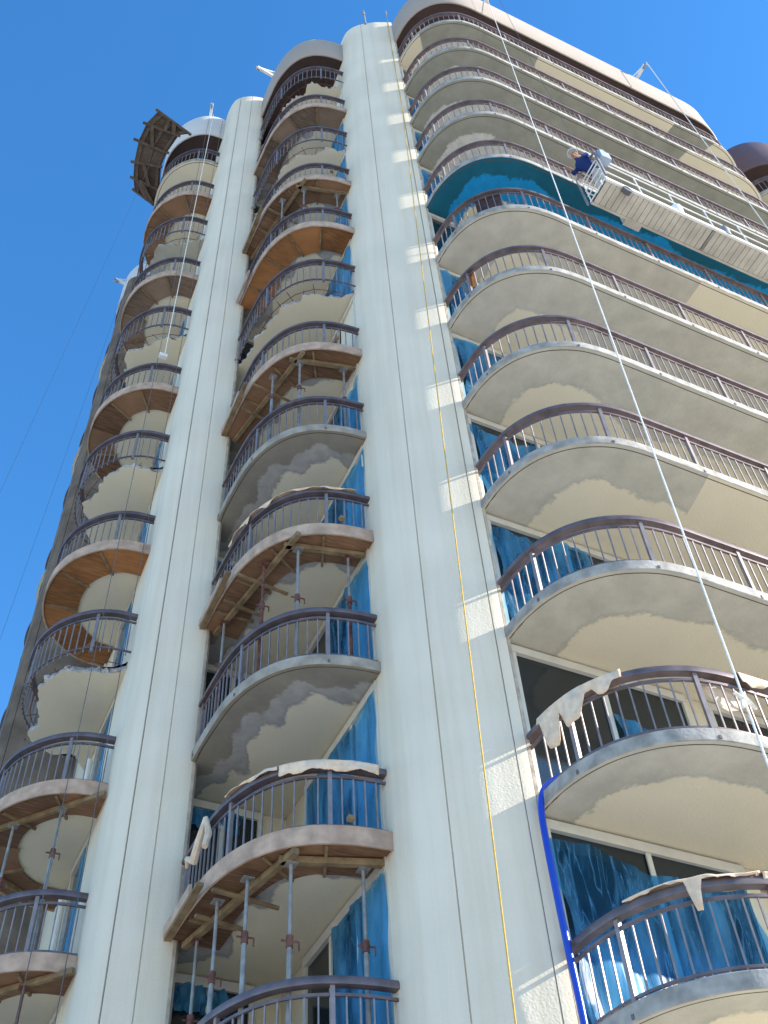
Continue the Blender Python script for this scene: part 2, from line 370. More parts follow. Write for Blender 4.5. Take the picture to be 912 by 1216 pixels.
for q in ([(3.352, 12.784), (3.395, 12.782), (3.44, 12.84), (3.44, 13.3), (3.415, 13.3)], [(6.412, 8.723), (6.455, 8.712), (6.485, 8.75), (6.485, 8.84), (6.455, 8.84)]):
    prism(q, 0, zl(12.9)).build('edge_trim', M['trim'], tower)
# ---- slabs
def ruin(key, lvl):
    """inset profile of a hacked-off slab edge"""
    n = len(BAY[key]['p']); big = smooth_rand(n, .16, 6, lvl*7+ord(key)); sm = smooth_rand(n, .05, 1.6, lvl*13+1)
    return [max(.06, .30 + big[i] + sm[i] + random.uniform(-.02, .02)) * min(1, .35 + i / 5) * min(1, .35 + (n-1-i) / 5) for i in range(n)]
def slab(key, lvl, mat, ba, bb, broken=False, K=11, edge=None):
    b = BAY[key]; n = len(b['p']); z = zl(lvl)
    ins = ruin(key, lvl) if broken else [0] * n
    outer = [(p[0]-q[0]*d, p[1]-q[1]*d) for p, q, d in zip(b['p'], b['n'], ins)]
    mb = MB(); dist = []
    ts = [(k / K) ** 1.35 for k in range(K + 1)]
    segs = b['p']
    for i in range(n):
        for t in ts:
            x = outer[i][0] * (1-t) + b['t'][i][0] * t; y = outer[i][1] * (1-t) + b['t'][i][1] * t
            mb.v.append((x, y, z)); dist.append((min(math.hypot(x-s[0], y-s[1]) for s in segs[max(0, i-28):i+29]), i))
    for i in range(n - 1):
        for k in range(K): mb.f.append((i*(K+1)+k, i*(K+1)+k+1, (i+1)*(K+1)+k+1, (i+1)*(K+1)+k))
    nf_sof = len(mb.f); o = len(mb.v)
    # chamfered lip, edge and top
    rows = [(0, .0), (0, TH*.5), (0, TH)] if broken else [(0, .0), (.012, .012), (.012, TH-.012), (0, TH)]
    for r, (off, dz) in enumerate(rows):
        for i in range(n):
            nx, ny = b['n'][i]
            jit = (random.uniform(-.05, .03) - .09 * (r == 2) ) if broken and r else 0
            mb.v.append((outer[i][0] + nx * (off + jit), outer[i][1] + ny * (off + jit), z + dz + (random.uniform(-.02, .02) if broken and r == 1 else 0)))
            dist.append((0, i))
    R_ = len(rows)
    for r in range(R_ - 1):
        for i in range(n - 1): mb.f.append((o+r*n+i, o+r*n+i+1, o+(r+1)*n+i+1, o+(r+1)*n+i))
    ot = len(mb.v)
    for i in range(n): mb.v.append((b['t'][i][0], b['t'][i][1], z + TH)); dist.append((9, i))
    for i in range(n - 1): mb.f.append((o+(R_-1)*n+i, o+(R_-1)*n+i+1, ot+i+1, ot+i))
    ob = mb.build('balcony_slab', mat, tower, fix=False)
    me = ob.data; me.materials.append(edge or (M['rough'] if broken else M['conc'])); me.materials.append(M['floor'])
    for k, f in enumerate(me.polygons):
        if k >= nf_sof: f.material_index = 2 if k >= nf_sof + (R_ - 1) * (n - 1) else 1
        f.use_smooth = not broken
    if not broken: me.set_sharp_from_angle(angle=math.radians(35))
    A1 = me.attributes.new('band_a', 'FLOAT', 'POINT'); A2 = me.attributes.new('band_b', 'FLOAT', 'POINT'); A3 = me.attributes.new('edge_d', 'FLOAT', 'POINT')
    for j, (d, i) in enumerate(dist):
        s = i / (n - 1); x = outer[i][0]; A1.data[j].value = d - ba(s, x); A2.data[j].value = d - bb(s, x); A3.data[j].value = d if not broken else 1
    return ob
const = lambda c: (lambda s, x: c)
def wave(c, amp, seed, cut=None, lo=None, wide=0):
    def f(s, x):
        v = c + amp * (math.sin(s * 23 + seed) * .5 + math.sin(s * 51 + seed * 2.3) * .3)
        v += wide * max(0, min(1, (x - 7.9) / 1.2))
        if cut is not None and x > cut: v = -.4
        if lo is not None and x < lo and s < .5: v = -.4
        return v
    return f
edgeR = M['edge'] = nmat('grey_white_slab_edge', (.30, .285, .26), .8, .25, var=.28, scale=5, bump=.3, bscale=25)
Rspec = {1: (.55, .55, None, 'sofR'), 2: (.62, .62, None, 'sofR'), 3: (.74, .80, None, 'sofR'), 4: (.80, .80, 9.3, 'sofR'), 5: (.78, .78, None, 'sofR'),
         6: (.84, .84, None, 'sofR'), 7: (.98, .98, 11.9, 'sofR'), 8: (.46, 1.0, None, 'sofRb'), 9: (.52, 1.45, None, 'sofRu'), 10: (.46, 1.45, None, 'sofRu'),
         11: (.50, 1.4, 15.1, 'sofRu'), 12: (.56, 1.3, 10.3, 'sofRu')}
for l, (a, b_, cut, mt) in Rspec.items():
    wd = .42 if 5 <= l <= 7 else (.12 if l > 8 else 0)
    fa = wave(a, .16, l * 1.7, cut, 6.6 if l == 12 else None, wd); fb = wave(b_, .12, l * 1.7, cut, 6.6 if l == 12 else None, wd)
    if l == 8: fb = wave(b_, .12, 3, None, None, .6)
    if l == 12:      # a second, separate patch near the far end
        fa0, fb0 = fa, fb
        fa = lambda s, x: .75 if 15.4 < x < 17.0 else fa0(s, x); fb = lambda s, x: .75 if 15.4 < x < 17.0 else fb0(s, x)
    slab('R', l, M[mt], fa, fb, edge=edgeR)
MK = {1: 'clean', 2: 'form', 3: 'clean', 4: 'form', 5: 'clean', 6: 'form', 7: 'broken', 8: 'form', 9: 'form', 10: 'broken', 11: 'form', 12: 'broken'}
LK = {1: 'clean', 2: 'form', 3: 'form', 4: 'broken', 5: 'form', 6: 'broken', 7: 'form', 8: 'broken', 9: 'form', 10: 'broken', 11: 'form', 12: 'plain'}
for l, k in MK.items():
    if k == 'broken': slab('M', l, M['sofL'], const(-1), const(-1), True)
    else: slab('M', l, M['sofM'], wave(.40, .16, l), wave(.72, .2, l + 1), edge=M['conc'])
for l, k in LK.items():
    if k == 'broken': slab('L', l, M['sofL'], const(-1 if l != 10 else .9), const(-1 if l != 10 else .8), True)
    else: slab('L', l, M['sofL'] if k != 'clean' else M['sofM'], const(-1 if k == 'plain' else .3), const(-1 if k == 'plain' else .5), edge=M['conc'])
for l in range(1, 13): slab('K', l, M['sofL'], const(-1), const(-1), l % 2 == 0, K=6)
for l in range(8, 13): slab('D', l, M['sofL'], wave(.6, .1, l), wave(.6, .1, l), K=6, edge=edgeR)
# ---- roof fascias over every bay
def cap(key, mat, l0, l1, out=.0):
    b = BAY[key]; mb = MB()
    z0 = zl(l0); h = zl(l1) - z0
    mb.sweep(b['p'], b['n'], z0, [(out, 0), (out + .02, .04), (out + .02, h - .06), (out, h), (-.25, h), (-.25, .3), (-.035, .3), (-.035, 0)])
    ob = mb.build('roof_parapet', mat, tower, smooth=True)
    c = MB(); n = len(b['p']); inn = offset(b['p'], b['n'], -.04)
    c.v = [(x, y, z0 + .03) for x, y in inn] + [(x, y, z0 + .03) for x, y in b['t']]
    c.v += [(x, y, z0 + .25) for x, y in inn] + [(x, y, z0 + .25) for x, y in b['t']]
    for i in range(n - 1): c.f += [(i, i+1, n+i+1, n+i), (2*n+i, 3*n+i, 3*n+i+1, 2*n+i+1)]
    c.build('roof_slab', M['dark'], tower, fix=False)
cap('R', M['roofbeige'], 12.77, 13.44); cap('M', M['roofbeige'], 12.80, 13.40); cap('L', M['roofgrey'], 12.86, 13.48)
cap('K', M['roofgrey'], 12.6, 13.2); cap('D', M['roofbrown'], 12.72, 13.46)
# ---- railings
def railing(key, l, single, posts=True, bstep=.145, per=10):
    b = BAY[key]; z = zl(l) + TH; path = offset(b['p'], b['n'], -.075); n = b['n']
    mb = MB()
    mb.sweep(path, n, z + .86, [(-.055, 0), (.055, 0), (.062, .05), (.04, .095), (-.04, .095), (-.062, .05)])
    mb.sweep(path, n, z + .745, [(-.016, 0), (.016, 0), (.016, .035), (-.016, .035)])
    mb.sweep(path, n, z + .05, [(-.014, 0), (.014, 0), (.014, .03), (-.014, .03)])
    rl = mb.build('railing', M['rail'], tower, smooth=True)
    Ls = [0]
    for i in range(1, len(path)): Ls.append(Ls[-1] + math.hypot(path[i][0]-path[i-1][0], path[i][1]-path[i-1][1]))
    cnt = int(Ls[-1] / bstep); j = 0; joined = MB(); spots = []
    for k in range(2 if key == 'R' else 1, cnt):
        s = Ls[-1] * k / cnt
        while Ls[j+1] < s: j += 1
        t = (s - Ls[j]) / (Ls[j+1] - Ls[j]); x = path[j][0]*(1-t)+path[j+1][0]*t; y = path[j][1]*(1-t)+path[j+1][1]*t
        spots.append((k, x, y, math.atan2(n[j][1], n[j][0])))
    def copy(src, name, x, y, a):
        o = bpy.data.objects.new(name, src); COL.objects.link(o); o.parent = rl; o.location = (x, y, z); o.rotation_euler = (0, 0, a)
    for k, x, y, a in spots:
        if k % per == per // 2:
            if posts: copy(POST, 'post', x, y, a)
            else: joined.bar((x, y, z - .02), (x, y, z + .87), .05, .05, (math.cos(a), math.sin(a), 0))
        elif single and (key != 'R' or x < single): copy(BAL, 'baluster', x, y, a)
        else: joined.bar((x, y, z - .02), (x, y, z + .75), .018, .018, (math.cos(a), math.sin(a), 0))
    if posts:
        an = MB()
        for k, x, y, a in spots:
            if k % per == per // 2:
                c, s_ = math.cos(a), math.sin(a); an.bar((x + c*.08, y + s_*.08, z - .13), (x + c*.097, y + s_*.097, z - .13), .03, .05); 
        if an.v: tag(an.build('anchor_plate', M['rail'], rl, fix=False), kind='stuff')
    if joined.v: tag(joined.build('baluster', M['baluster'], rl, fix=False), kind='stuff')
    return rl
t = MB(); t.box(-.026, .026, -.026, .026, -.03, .862); POSTO = t.build('post', M['baluster']); POST = POSTO.data; bpy.data.objects.remove(POSTO)
t = MB(); t.box(-.009, .009, -.009, .009, -.03, .748); BALO = t.build('baluster', M['baluster']); BAL = BALO.data; bpy.data.objects.remove(BALO)
for l in range(1, 13):
    railing('R', l, {1: 8.9, 2: 10.5, 3: 11.5, 4: 10.6}.get(l, 0), bstep=.158)
    railing('M', l, 1 if l < 4 else 0); railing('L', l, 1 if l in (3, 4) else 0); railing('K', l, 0, False)
    if l > 7: railing('D', l, 0, False)
# rebar poking out of the hacked slabs
for key, K_ in (('M', MK), ('L', LK)):
    for l, k in K_.items():
        if k != 'broken': continue
        b = BAY[key]; mb = MB(); r = random.Random(l)
        for i in range(3, len(b['p']) - 3, 4):
            p, n = b['p'][i], b['n'][i]; a = .55 + r.uniform(-.1, .1); e = r.uniform(.05, .30); s = r.uniform(-.08, .08)
            mb.tube([(p[0]-n[0]*a, p[1]-n[1]*a, zl(l)+.1), (p[0]-n[0]*(a+e)/2-n[1]*s*.3, p[1]-n[1]*(a+e)/2+n[0]*s*.3, zl(l)+.1+r.uniform(-.03, .05)), (p[0]-n[0]*e-n[1]*s, p[1]-n[1]*e+n[0]*s, zl(l)+.08+r.uniform(-.08, .1))], .008, 5)
        for d in (.24,):
            path = [(p[0]-n[0]*d, p[1]-n[1]*d, zl(l)+.09+r.uniform(-.03, .03)) for p, n in list(zip(b['p'], b['n']))[2:-2:3]]
            mb.tube(path, .009, 5)
        tag(mb.build('rebar', M['rust'], tower), kind='stuff')
# ---- sliding doors / windows
def door(a, b, z0, z1, panes, depth=.05):
    """frame with panes in a vertical plane from plan point a to b; outward is to the right of a->b"""
    a = Vector((*a, 0)); b = Vector((*b, 0)); d = (b - a).normalized(); nrm = Vector((d.y, -d.x, 0)); L = (b - a).length
    fr = MB(); w = .06
    def bx(mb, s0, s1, y0, y1, o0, o1):
        q = [a + d*s0 + nrm*o0, a + d*s1 + nrm*o0, a + d*s1 + nrm*o1, a + d*s0 + nrm*o1]
        q = [q[3], q[2], q[1], q[0]] if False else q
        mb.hexa([(p.x, p.y, y0) for p in q], [(p.x, p.y, y1) for p in q])
    bx(fr, 0, L, z1 - .13, z1, .0, depth + .03); bx(fr, 0, L, z0, z0 + .07, .0, depth + .02)
    bx(fr, 0, w, z0 + .07, z1 - .13, .0, depth + .02); bx(fr, L - w, L, z0 + .07, z1 - .13, .0, depth + .02)
    f = fr.build('sliding_door', M['frame'], tower)
    for k in range(panes):
        s0 = w + (L - 2*w) * k / panes; s1 = w + (L - 2*w) * (k+1) / panes
        p = MB(); bx(p, s0 + .002, s1 - .002, z0 + .072, z1 - .132, .012 + .012 * (k % 2), .02 + .012 * (k % 2)); p.build('glass_pane', M['glass'], f)
        if k:
            m = MB(); bx(m, s0 - .035, s0 + .035, z0 + .072, z1 - .132, .036, depth + .01); m.build('mullion', M['frame'], f)
    return f
for l in range(0, 12):
    z0, z1 = zl(l) + TH + .01, zl(l + 1) - .03
    if l < 1: continue
    door((6.50, 8.85), (9.35, 8.85), z0, z1, 2)
    door((9.75, 8.85), (12.1, 8.85), z0, z1, 2)
    if l > 4: door((13.4, 8.85), (16.2, 8.85), z0, z1, 2)
    door((5.17, 12.72), (5.17, 10.12), z0, z1, 3)
    door((3.5, 13.67), (4.75, 13.67), z0 , z1, 2)
    door((2.5, 16.15), (2.5, 14.15), z0, z1, 2)
# ---- pier-side return strips (bare rendered edge of pier at the balcony side)
# ------------------------------------------------------------------ blue plastic film on the doors
def sheet(p0, p1, z0, z1, nrm, seed, top=0.0, bottom=0.0, off=.085, nu=34, nv=30, bunch=.07):
    r = random.Random(seed); mb = MB(); a = Vector((*p0, 0)); b = Vector((*p1, 0)); nv3 = Vector((*nrm, 0))
    ph = [r.uniform(0, 6) for _ in range(6)]
    tp = [.05 + q for q in smooth_rand(nu + 1, .08, 5, seed)]; bt = [.03 + q for q in smooth_rand(nu + 1, .06, 6, seed + 1)]; sa = smooth_rand(nv + 1, .05, 6, seed + 2)
    for i in range(nu + 1):
        u = i / nu
        for j in range(nv + 1):
            v = j / nv
            zt = z1 - top - max(0, (tp[i] + tp[max(0, i-1)]) / 2 + .12 * math.sin(u * 7 + ph[0]) * (1 if top > 0 else .2)); zb = z0 + bottom + bt[i] * .5
            z = zb * (1 - v) + zt * v; sag = 1 - v * .6
            dsp = bunch * (math.sin(u * 31 + ph[1] + 1.6 * math.sin(v * 3 + ph[2])) * .5 + math.sin(u * 57 + ph[3] + v * 4) * .25 + math.sin((u + v * .8) * 12 + ph[4]) * .4) * (.4 + sag * .6)
            q = a.lerp(b, u + (sa[j] if i in (0, nu) else sa[j] * .5) * .6) + nv3 * (off + max(-.03, dsp)); q.z = z; mb.v.append(tuple(q))
    for i in range(nu):
        for j in range(nv): mb.f.append((i*(nv+1)+j, (i+1)*(nv+1)+j, (i+1)*(nv+1)+j+1, i*(nv+1)+j+1))
    o = mb.build('plastic_sheet', M['film'], None, smooth=True, fix=False)
    return o
ORD = ['ground', 'lowest visible', 'second', 'third', 'fourth', 'fifth', 'sixth', 'seventh', 'eighth', 'ninth', 'tenth', 'eleventh', 'topmost']
def nth(l): return 'lowest' if l == 1 else ORD[l]
GS = 'blue plastic sheets covering balcony doors'
for l in range(1, 12):
    z0, z1 = zl(l) + TH + .02, zl(l + 1) - .04
    txt = 'lowest floor in view' if l == 1 else '%s floor up' % ORD[l]
    if l != 2 and l not in (7, 11):
        o = sheet((6.53, 8.85), (9.3 if l in (1, 4, 5) else 8.3, 8.85), z0, z1 - .1, (0, -1), 100 + l, top=.16 if l in (1, 4) else .04, off=.10)
        tag(o, 'wrinkled blue plastic sheet on door of long right-hand balcony, %s' % txt, 'plastic sheet', GS)
    if l in (1, 2, 3, 4, 5, 7, 8, 9, 10):
        o = sheet((5.17, 11.7 if l % 2 else 12.6), (5.17, 10.15), z0, z1 - .1, (-1, 0), 200 + l, bunch=.035, top=.0 if l != 5 else .25)
        tag(o, 'blue plastic sheet on door beside the big pier, middle stack, %s' % txt, 'plastic sheet', GS)
    if l in (1, 2, 4): 
        o = sheet((3.55, 13.67), (4.4, 13.67), z1 - .5, z1 - .08, (0, -1), 300 + l, nv=12)
        tag(o, 'strip of blue plastic over back window of middle stack, %s' % txt, 'plastic sheet', GS)
    if l in (1, 2, 3, 4, 5, 6, 8, 9):
        o = sheet((2.5, 15.5), (2.5, 14.25), z0, z1 - .1, (-1, 0), 400 + l, bunch=.02, off=.06)
        tag(o, 'blue plastic sheet over door in leftmost balcony stack, %s' % txt, 'plastic sheet', GS)
o = sheet((7.98, 8.85), (9.3, 8.85), zl(2) + TH + .02, zl(3) - .7, (0, -1), 77, top=.1, nu=18)
tag(o, 'blue plastic sheet hanging across lower part of half-open door on second right-hand balcony', 'plastic sheet', GS)

# ------------------------------------------------------------------ formwork and shore posts
def form(key, l, label, ring, i0=0, i1=None, fh=.25, ply='ply', drop=.02):
    b = BAY[key]; p = b['p']; n = b['n']; i1 = len(p) if i1 is None else i1; z = zl(l)
    e = empty('formwork', (p[len(p)//2][0], p[len(p)//2][1], z), label, 'formwork', 'plywood formwork under the curved balconies')
    f = MB(); f.sweep(p[i0:i1], n[i0:i1], z - .075, [(.016, 0), (.045, 0), (.045, fh), (.016, fh)]); keep(f.build('fascia_board', M['fascia'], smooth=True), e)
    step = 10; i = i0; r = random.Random(l)
    nz = smooth_rand(len(p), .05, 9, l)
    while i < i1 - 1:
        j = min(i1 - 1, i + step + r.choice((-1, 0, 1)))
        if i1 - 1 - j < 4: j = i1 - 1
        m = MB(); q = p[i:j+1]; m_n = n[i:j+1]; dz = r.uniform(-.006, .006)
        k = len(q); 
        out = [(a[0]+c[0]*.012, a[1]+c[1]*.012) for a, c in zip(q, m_n)]
        inn = [(a[0]-c[0]*(ring+nz[i]), a[1]-c[1]*(ring+nz[i])) for a, c in zip(q, m_n)]
        # 8 mm gap at either end
        for L_ in (out, inn):
            for s, t_ in ((0, 1), (-1, -2)):
                d = math.hypot(L_[t_][0]-L_[s][0], L_[t_][1]-L_[s][1]) or 1; L_[s] = (L_[s][0]+(L_[t_][0]-L_[s][0])*min(.3, .006/d), L_[s][1]+(L_[t_][1]-L_[s][1])*min(.3, .006/d))
        zt = z - drop + dz
        m.v = [(x, y, zt) for x, y in out] + [(x, y, zt) for x, y in inn] + [(x, y, zt-.02) for x, y in out] + [(x, y, zt-.02) for x, y in inn]
        for a in range(k - 1): m.f += [(a, a+1, k+a+1, k+a), (2*k+a, 3*k+a, 3*k+a+1, 2*k+a+1), (a, 2*k+a, 2*k+a+1, a+1), (k+a, k+a+1, 3*k+a+1, 3*k+a)]
        m.f += [(0, k, 3*k, 2*k), (k-1, 3*k-1, 4*k-1, 2*k-1)]
        keep(m.build('plywood_panel', M[ply]), e)
        # joist under each panel end
        jt = MB(); x, y = p[j]; nx, ny = n[j]
        if j < i1 - 1 and r.random() < .9:
            jt.bar((x - nx*.03, y - ny*.03, zt - .042), (x - nx*(ring + .04), y - ny*(ring + .04), zt - .042), .038, .04)
            keep(jt.build('joist', M['lumber']), e)
        i = j
    return e
MB1 = ((3.98, 10.22), (3.50, 12.80)); MB2 = ((3.87, 10.50), (5.10, 10.18))
SP = [((4.04, 10.48), 'steel'), ((3.68, 10.98), 'steel'), ((3.52, 11.55), 'steel'), ((3.56, 12.45), 'rust'), ((4.86, 10.30), 'steel')]
def shore(x, y, z0, z1, kind, label):
    e = empty('shore_post', (x, y, z0), label, 'shore post', 'adjustable shore posts under the balcony formwork')
    hb = (z1 - z0) * random.uniform(.5, .72)
    m = MB(); m.tube([(x, y, z0 + .012), (x, y, z0 + hb)], .030, 10); keep(m.build('outer_tube', M[kind], smooth=True), e)
    m = MB(); m.tube([(x, y, z0 + hb), (x, y, z1 - .012)], .022, 10); keep(m.build('inner_tube', M['steel' if kind == 'rust' and random.random() < .5 else kind], smooth=True), e)
    m = MB(); m.tube([(x, y, z0 + hb - .09), (x, y, z0 + hb + .05)], .042, 10); m.tube([(x - .1, y, z0 + hb - .02), (x + .1, y - .03, z0 + hb - .02)], .012, 6); m.tube([(x + .1, y - .03, z0 + hb - .02), (x + .1, y - .03, z0 + hb - .12)], .010, 6)
    keep(m.build('collar', M['rust'], smooth=True), e)
    m = MB(); m.box(x - .07, x + .07, y - .07, y + .07, z0, z0 + .012); keep(m.build('base_plate', M[kind]), e)
    m = MB(); m.box(x - .07, x + .07, y - .07, y + .07, z1 - .012, z1); keep(m.build('head_plate', M[kind]), e)
MN = {2: 'lowest', 4: 'second lowest', 6: 'third lowest', 8: 'fourth lowest', 9: 'fifth lowest', 11: 'topmost'}
POSN = ['at centre', 'left of centre', 'at left bend', 'beside the left pier', 'beside the big pier']
for l, nm in MN.items():
    posts = l in (2, 4, 6, 9)
    look = 'on steel posts' if posts else ('bright orange, without posts' if l == 8 else 'greyish, without posts')
    e = form('M', l, '%s curved plywood formwork of the middle balcony stack, %s' % (nm, look), .62, ply='ply_orange' if l == 8 else ('ply_grey' if l == 11 else 'ply'))
    z = zl(l)
    if posts:
        r = random.Random(l)
        for (a, b) in (MB1, MB2):
            j = lambda: r.uniform(-.05, .05)
            m = MB(); m.bar((a[0]+j(), a[1]+j(), z - .115), (b[0]+j()*.3, b[1]+j(), z - .115), .075, .085); keep(m.build('beam', M['lumber']), e)
        m = MB(); m.bar((3.22, 12.75, z + .02), (3.22, 11.75, z + .05), .04, .16); keep(m.build('edge_board', M['fascia']), e)
        m = MB(); m.bar((3.27, 12.9, z - .06), (3.24, 11.4, z - .06), .09, .04); keep(m.build('edge_board', M['lumber']), e)
        for q in range(2):
            m = MB(); y = 11.3 + q * .62; m.bar((3.36, y, z - .17), (4.25 - q*.2, y + .1, z - .18), .045, .04); keep(m.build('joist', M['lumber']), e)
        m = MB(); m.box(4.52, 4.60, 9.86, 9.93, z + .18, z + .24); keep(m.build('wedge_block', M['lumber']), e)
        use = {2: (0, 1, 2, 3, 4), 4: (0, 1, 3, 4), 6: (0, 1, 4), 9: (0, 1, 4)}[l]
        for k in use:
            (x, y), kd = SP[k]
            if l == 4 and k != 0: kd = 'rust'
            shore(x + r.uniform(-.03, .03), y + r.uniform(-.03, .03), zl(l - 1) + TH, z - .16, kd, 'shore post %s, under the %s formwork of the middle stack' % (POSN[k], nm))
    elif l == 8:
        m = MB(); m.bar((3.22, 12.75, z + .02), (3.22, 11.9, z + .05), .04, .16); keep(m.build('edge_board', M['fascia']), e)
LN = {2: 'lowest', 3: 'second lowest', 5: 'third lowest', 7: 'fourth lowest', 9: 'fifth lowest', 11: 'topmost'}
for l, nm in LN.items():
    look = 'propped by shore posts' if l in (2, 3) else 'a bare ring without posts'
    e = form('L', l, '%s curved plywood formwork of the leftmost balcony stack, %s' % (nm, look), .60, ply='ply_orange' if l == 5 else ('ply_grey' if l == 9 else 'ply'))
    z = zl(l)
    if l in (2, 3):
        m = MB(); m.bar((1.05, 15.35, z - .1), (2.35, 13.85, z - .1), .06, .08); keep(m.build('beam', M['lumber']), e)
        m = MB(); m.bar((1.15, 16.5, z - .1), (2.3, 17.3, z - .1), .06, .08); keep(m.build('beam', M['lumber']), e)
        for (x, y), w in (((1.85, 14.42), 'nearest the left pier'), ((1.28, 15.08), 'at the outer left bend')):
            shore(x, y, zl(l - 1) + TH, z - .14, 'rust' if l == 2 else 'steel', 'shore post %s, under the %s formwork of leftmost stack' % (w, nm))
# the ring of formwork lying on the top railing of the leftmost stack
zt = zl(12) + TH + .99
e = empty('formwork', (.6, 15.2, zt), 'dark tilted timber formwork platform jutting out at top left of the leftmost balcony stack', 'formwork')
outl = [(.14, 13.55), (-.10, 14.1), (-.17, 14.75), (-.10, 15.5), (.03, 16.05), (.19, 16.45)]
inl = [(1.30, 13.86), (.98, 14.05), (.80, 14.75), (.76, 15.3), (.95, 16.1), (1.20, 16.75)]
for k in range(5):
    m = MB(); g = .012
    lo = [(*Vector(outl[k]).lerp(Vector(outl[k+1]), g), zt), (*Vector(outl[k]).lerp(Vector(outl[k+1]), 1-g), zt), (*Vector(inl[k]).lerp(Vector(inl[k+1]), 1-g), zt), (*Vector(inl[k]).lerp(Vector(inl[k+1]), g), zt)]
    m.hexa(lo, [(x, y, zt + .025) for x, y, _ in lo]); keep(m.build('plywood_panel', M['ply_dark']), e)
for k in range(6):
    a, b = Vector(outl[k]), Vector(inl[k]); d = (b - a).normalized() * random.uniform(.05, .18)
    m = MB(); m.bar((*(a - d), zt - .045), (*(b + d * .4), zt - .045), .07, .085); keep(m.build('joist', M['lumber_dark']), e)
rr = random.Random(5)
for k in range(7):
    t0 = rr.uniform(.1, .9); q = rr.uniform(0, 4.99); a = Vector(outl[int(q)]).lerp(Vector(inl[int(q)]), t0 * .6); b = Vector(outl[int(q)+1]).lerp(Vector(inl[int(q)+1]), t0)
    if k % 2: a = a + Vector((-.25, -.1)) * rr.random()
    m = MB(); m.bar((*a, zt - .10), (*b, zt - .11), .11, .03); keep(m.build('loose_board', M['lumber_dark']), e)
for t_ in (.12, .5, .88):
    for k in range(5):
        a = Vector(outl[k]).lerp(Vector(inl[k]), t_); b = Vector(outl[k+1]).lerp(Vector(inl[k+1]), t_)
        m = MB(); m.bar((*a, zt - .022), (*b, zt - .022), .09, .038); keep(m.build('stringer', M['lumber_dark']), e)
# ------------------------------------------------------------------ torn paper on handrails
def wrap(key, l, s0, s1, label, seed, d0=.10, d1=.08, tails=(), tag_name='rail_wrap'):
    b = BAY[key]; n = b['n']; path = offset(b['p'], n, -.075); L = [0]
    for i in range(1, len(path)): L.append(L[-1] + math.hypot(path[i][0]-path[i-1][0], path[i][1]-path[i-1][1]))
    z = zl(l) + TH + .955; r = random.Random(seed); mb = MB(); nn = int((s1 - s0) / .028); j = 0
    oa = [p + q + r.uniform(-.005, .005) for p, q in zip(smooth_rand(nn + 1, .05, 9, seed), smooth_rand(nn + 1, .025, 3, seed + 5))]; ob = smooth_rand(nn + 1, .05, 6, seed + 1); lift = smooth_rand(nn + 1, .025, 6, seed + 2)
    K = 12
    for i in range(nn + 1):
        s = s0 + (s1 - s0) * i / nn
        while j < len(L) - 2 and L[j+1] < s: j += 1
        t = (s - L[j]) / (L[j+1] - L[j]); x = path[j][0]*(1-t)+path[j+1][0]*t; y = path[j][1]*(1-t)+path[j+1][1]*t; nx, ny = n[j]
        da = max(.015, d0 + oa[i] + sum(h * min(1, 1.5 * max(0, 1 - (abs(s - c) / w) ** 1.6)) for c, w, h in tails)); db = max(.01, d1 + ob[i])
        zz = z + .012 + max(0, lift[i]); pr = []
        for k in range(4): pr.append((.082 + .03 * (3-k)/3 * math.sin(i * .33 + seed), zz - .01 - da * (1 - k / 3)))
        pr += [(.07, zz + .004), (.03, zz + .018), (-.03, zz + .018), (-.07, zz + .004)]
        for k in range(4): pr.append((-.082, zz - .01 - db * k / 3))
        for a, c in pr: mb.v.append((x + nx * a, y + ny * a, c))
    for i in range(nn):
        for k in range(K - 1): mb.f.append((i*K+k, (i+1)*K+k, (i+1)*K+k+1, i*K+k+1))
    o = mb.build(tag_name, M['cloth'], None, smooth=True, fix=False); so_ = o.modifiers.new('thickness', 'SOLIDIFY'); so_.thickness = .007
    return tag(o, label, 'paper wrap', 'torn paper wraps draped over handrails')
wrap('R', 2, .35, 1.55, 'torn beige paper draped over left bend of second right-hand handrail, long ragged tails', 1, .13, .1, ((.55, .14, .42), (.9, .2, .30), (1.3, .12, .1)))
wrap('R', 2, 2.95, 4.6, 'long beige paper wrap on straight part of second right-hand handrail beside white rope', 2, .12, .1)
wrap('R', 1, .95, 2.3, 'ragged beige paper strip on the lowest right-hand handrail, left bend', 3, .02, .05, ((1.65, .07, .3),))
wrap('R', 1, 2.32, 4.4, 'wide beige paper wrap covering lowest right-hand handrail toward picture edge', 4, .11, .12, ((3.1, .1, .12),))
wrap('M', 2, .12, 1.35, 'thick cream paper wrap on right half of the lowest wrapped middle handrail', 5, .11, .09)
wrap('M', 2, 1.37, 2.25, 'frayed cream paper strip on left bend of the lowest wrapped middle handrail', 6, .015, .06)
wrap('M', 4, .25, 1.5, 'pale paper wrap along right half of the upper wrapped middle handrail', 7, .03, .06)
wrap('M', 4, 1.52, 2.9, 'lumpy pale paper strip along left bend of the upper wrapped middle handrail', 8, .02, .06, ((2.2, .1, .08),))
b = BAY['R']; k = 21; m = MB(); r = random.Random(9)
for i in range(9):
    for j in range(7):
        p, q = b['p'][k + i], b['n'][k + i]; drop = (.10 + .42 * math.sin(math.pi * min(1, i / 7)) * (1 if i < 6 else .5) + r.uniform(-.02, .02)) * j / 6
        m.v.append((p[0] - q[0] * (.15 + .03 * math.sin(i + j)), p[1] - q[1] * (.15 + .03 * math.sin(i + j)), zl(2) + TH + .96 - drop))
for i in range(8):
    for j in range(6): m.f.append((i*7+j, (i+1)*7+j, (i+1)*7+j+1, i*7+j+1))
tag(m.build('rail_wrap', M['cloth'], None, smooth=True, fix=False), 'torn paper flap hanging behind balusters of second right-hand railing, before blue sheet', 'paper wrap', 'torn paper wraps draped over handrails')
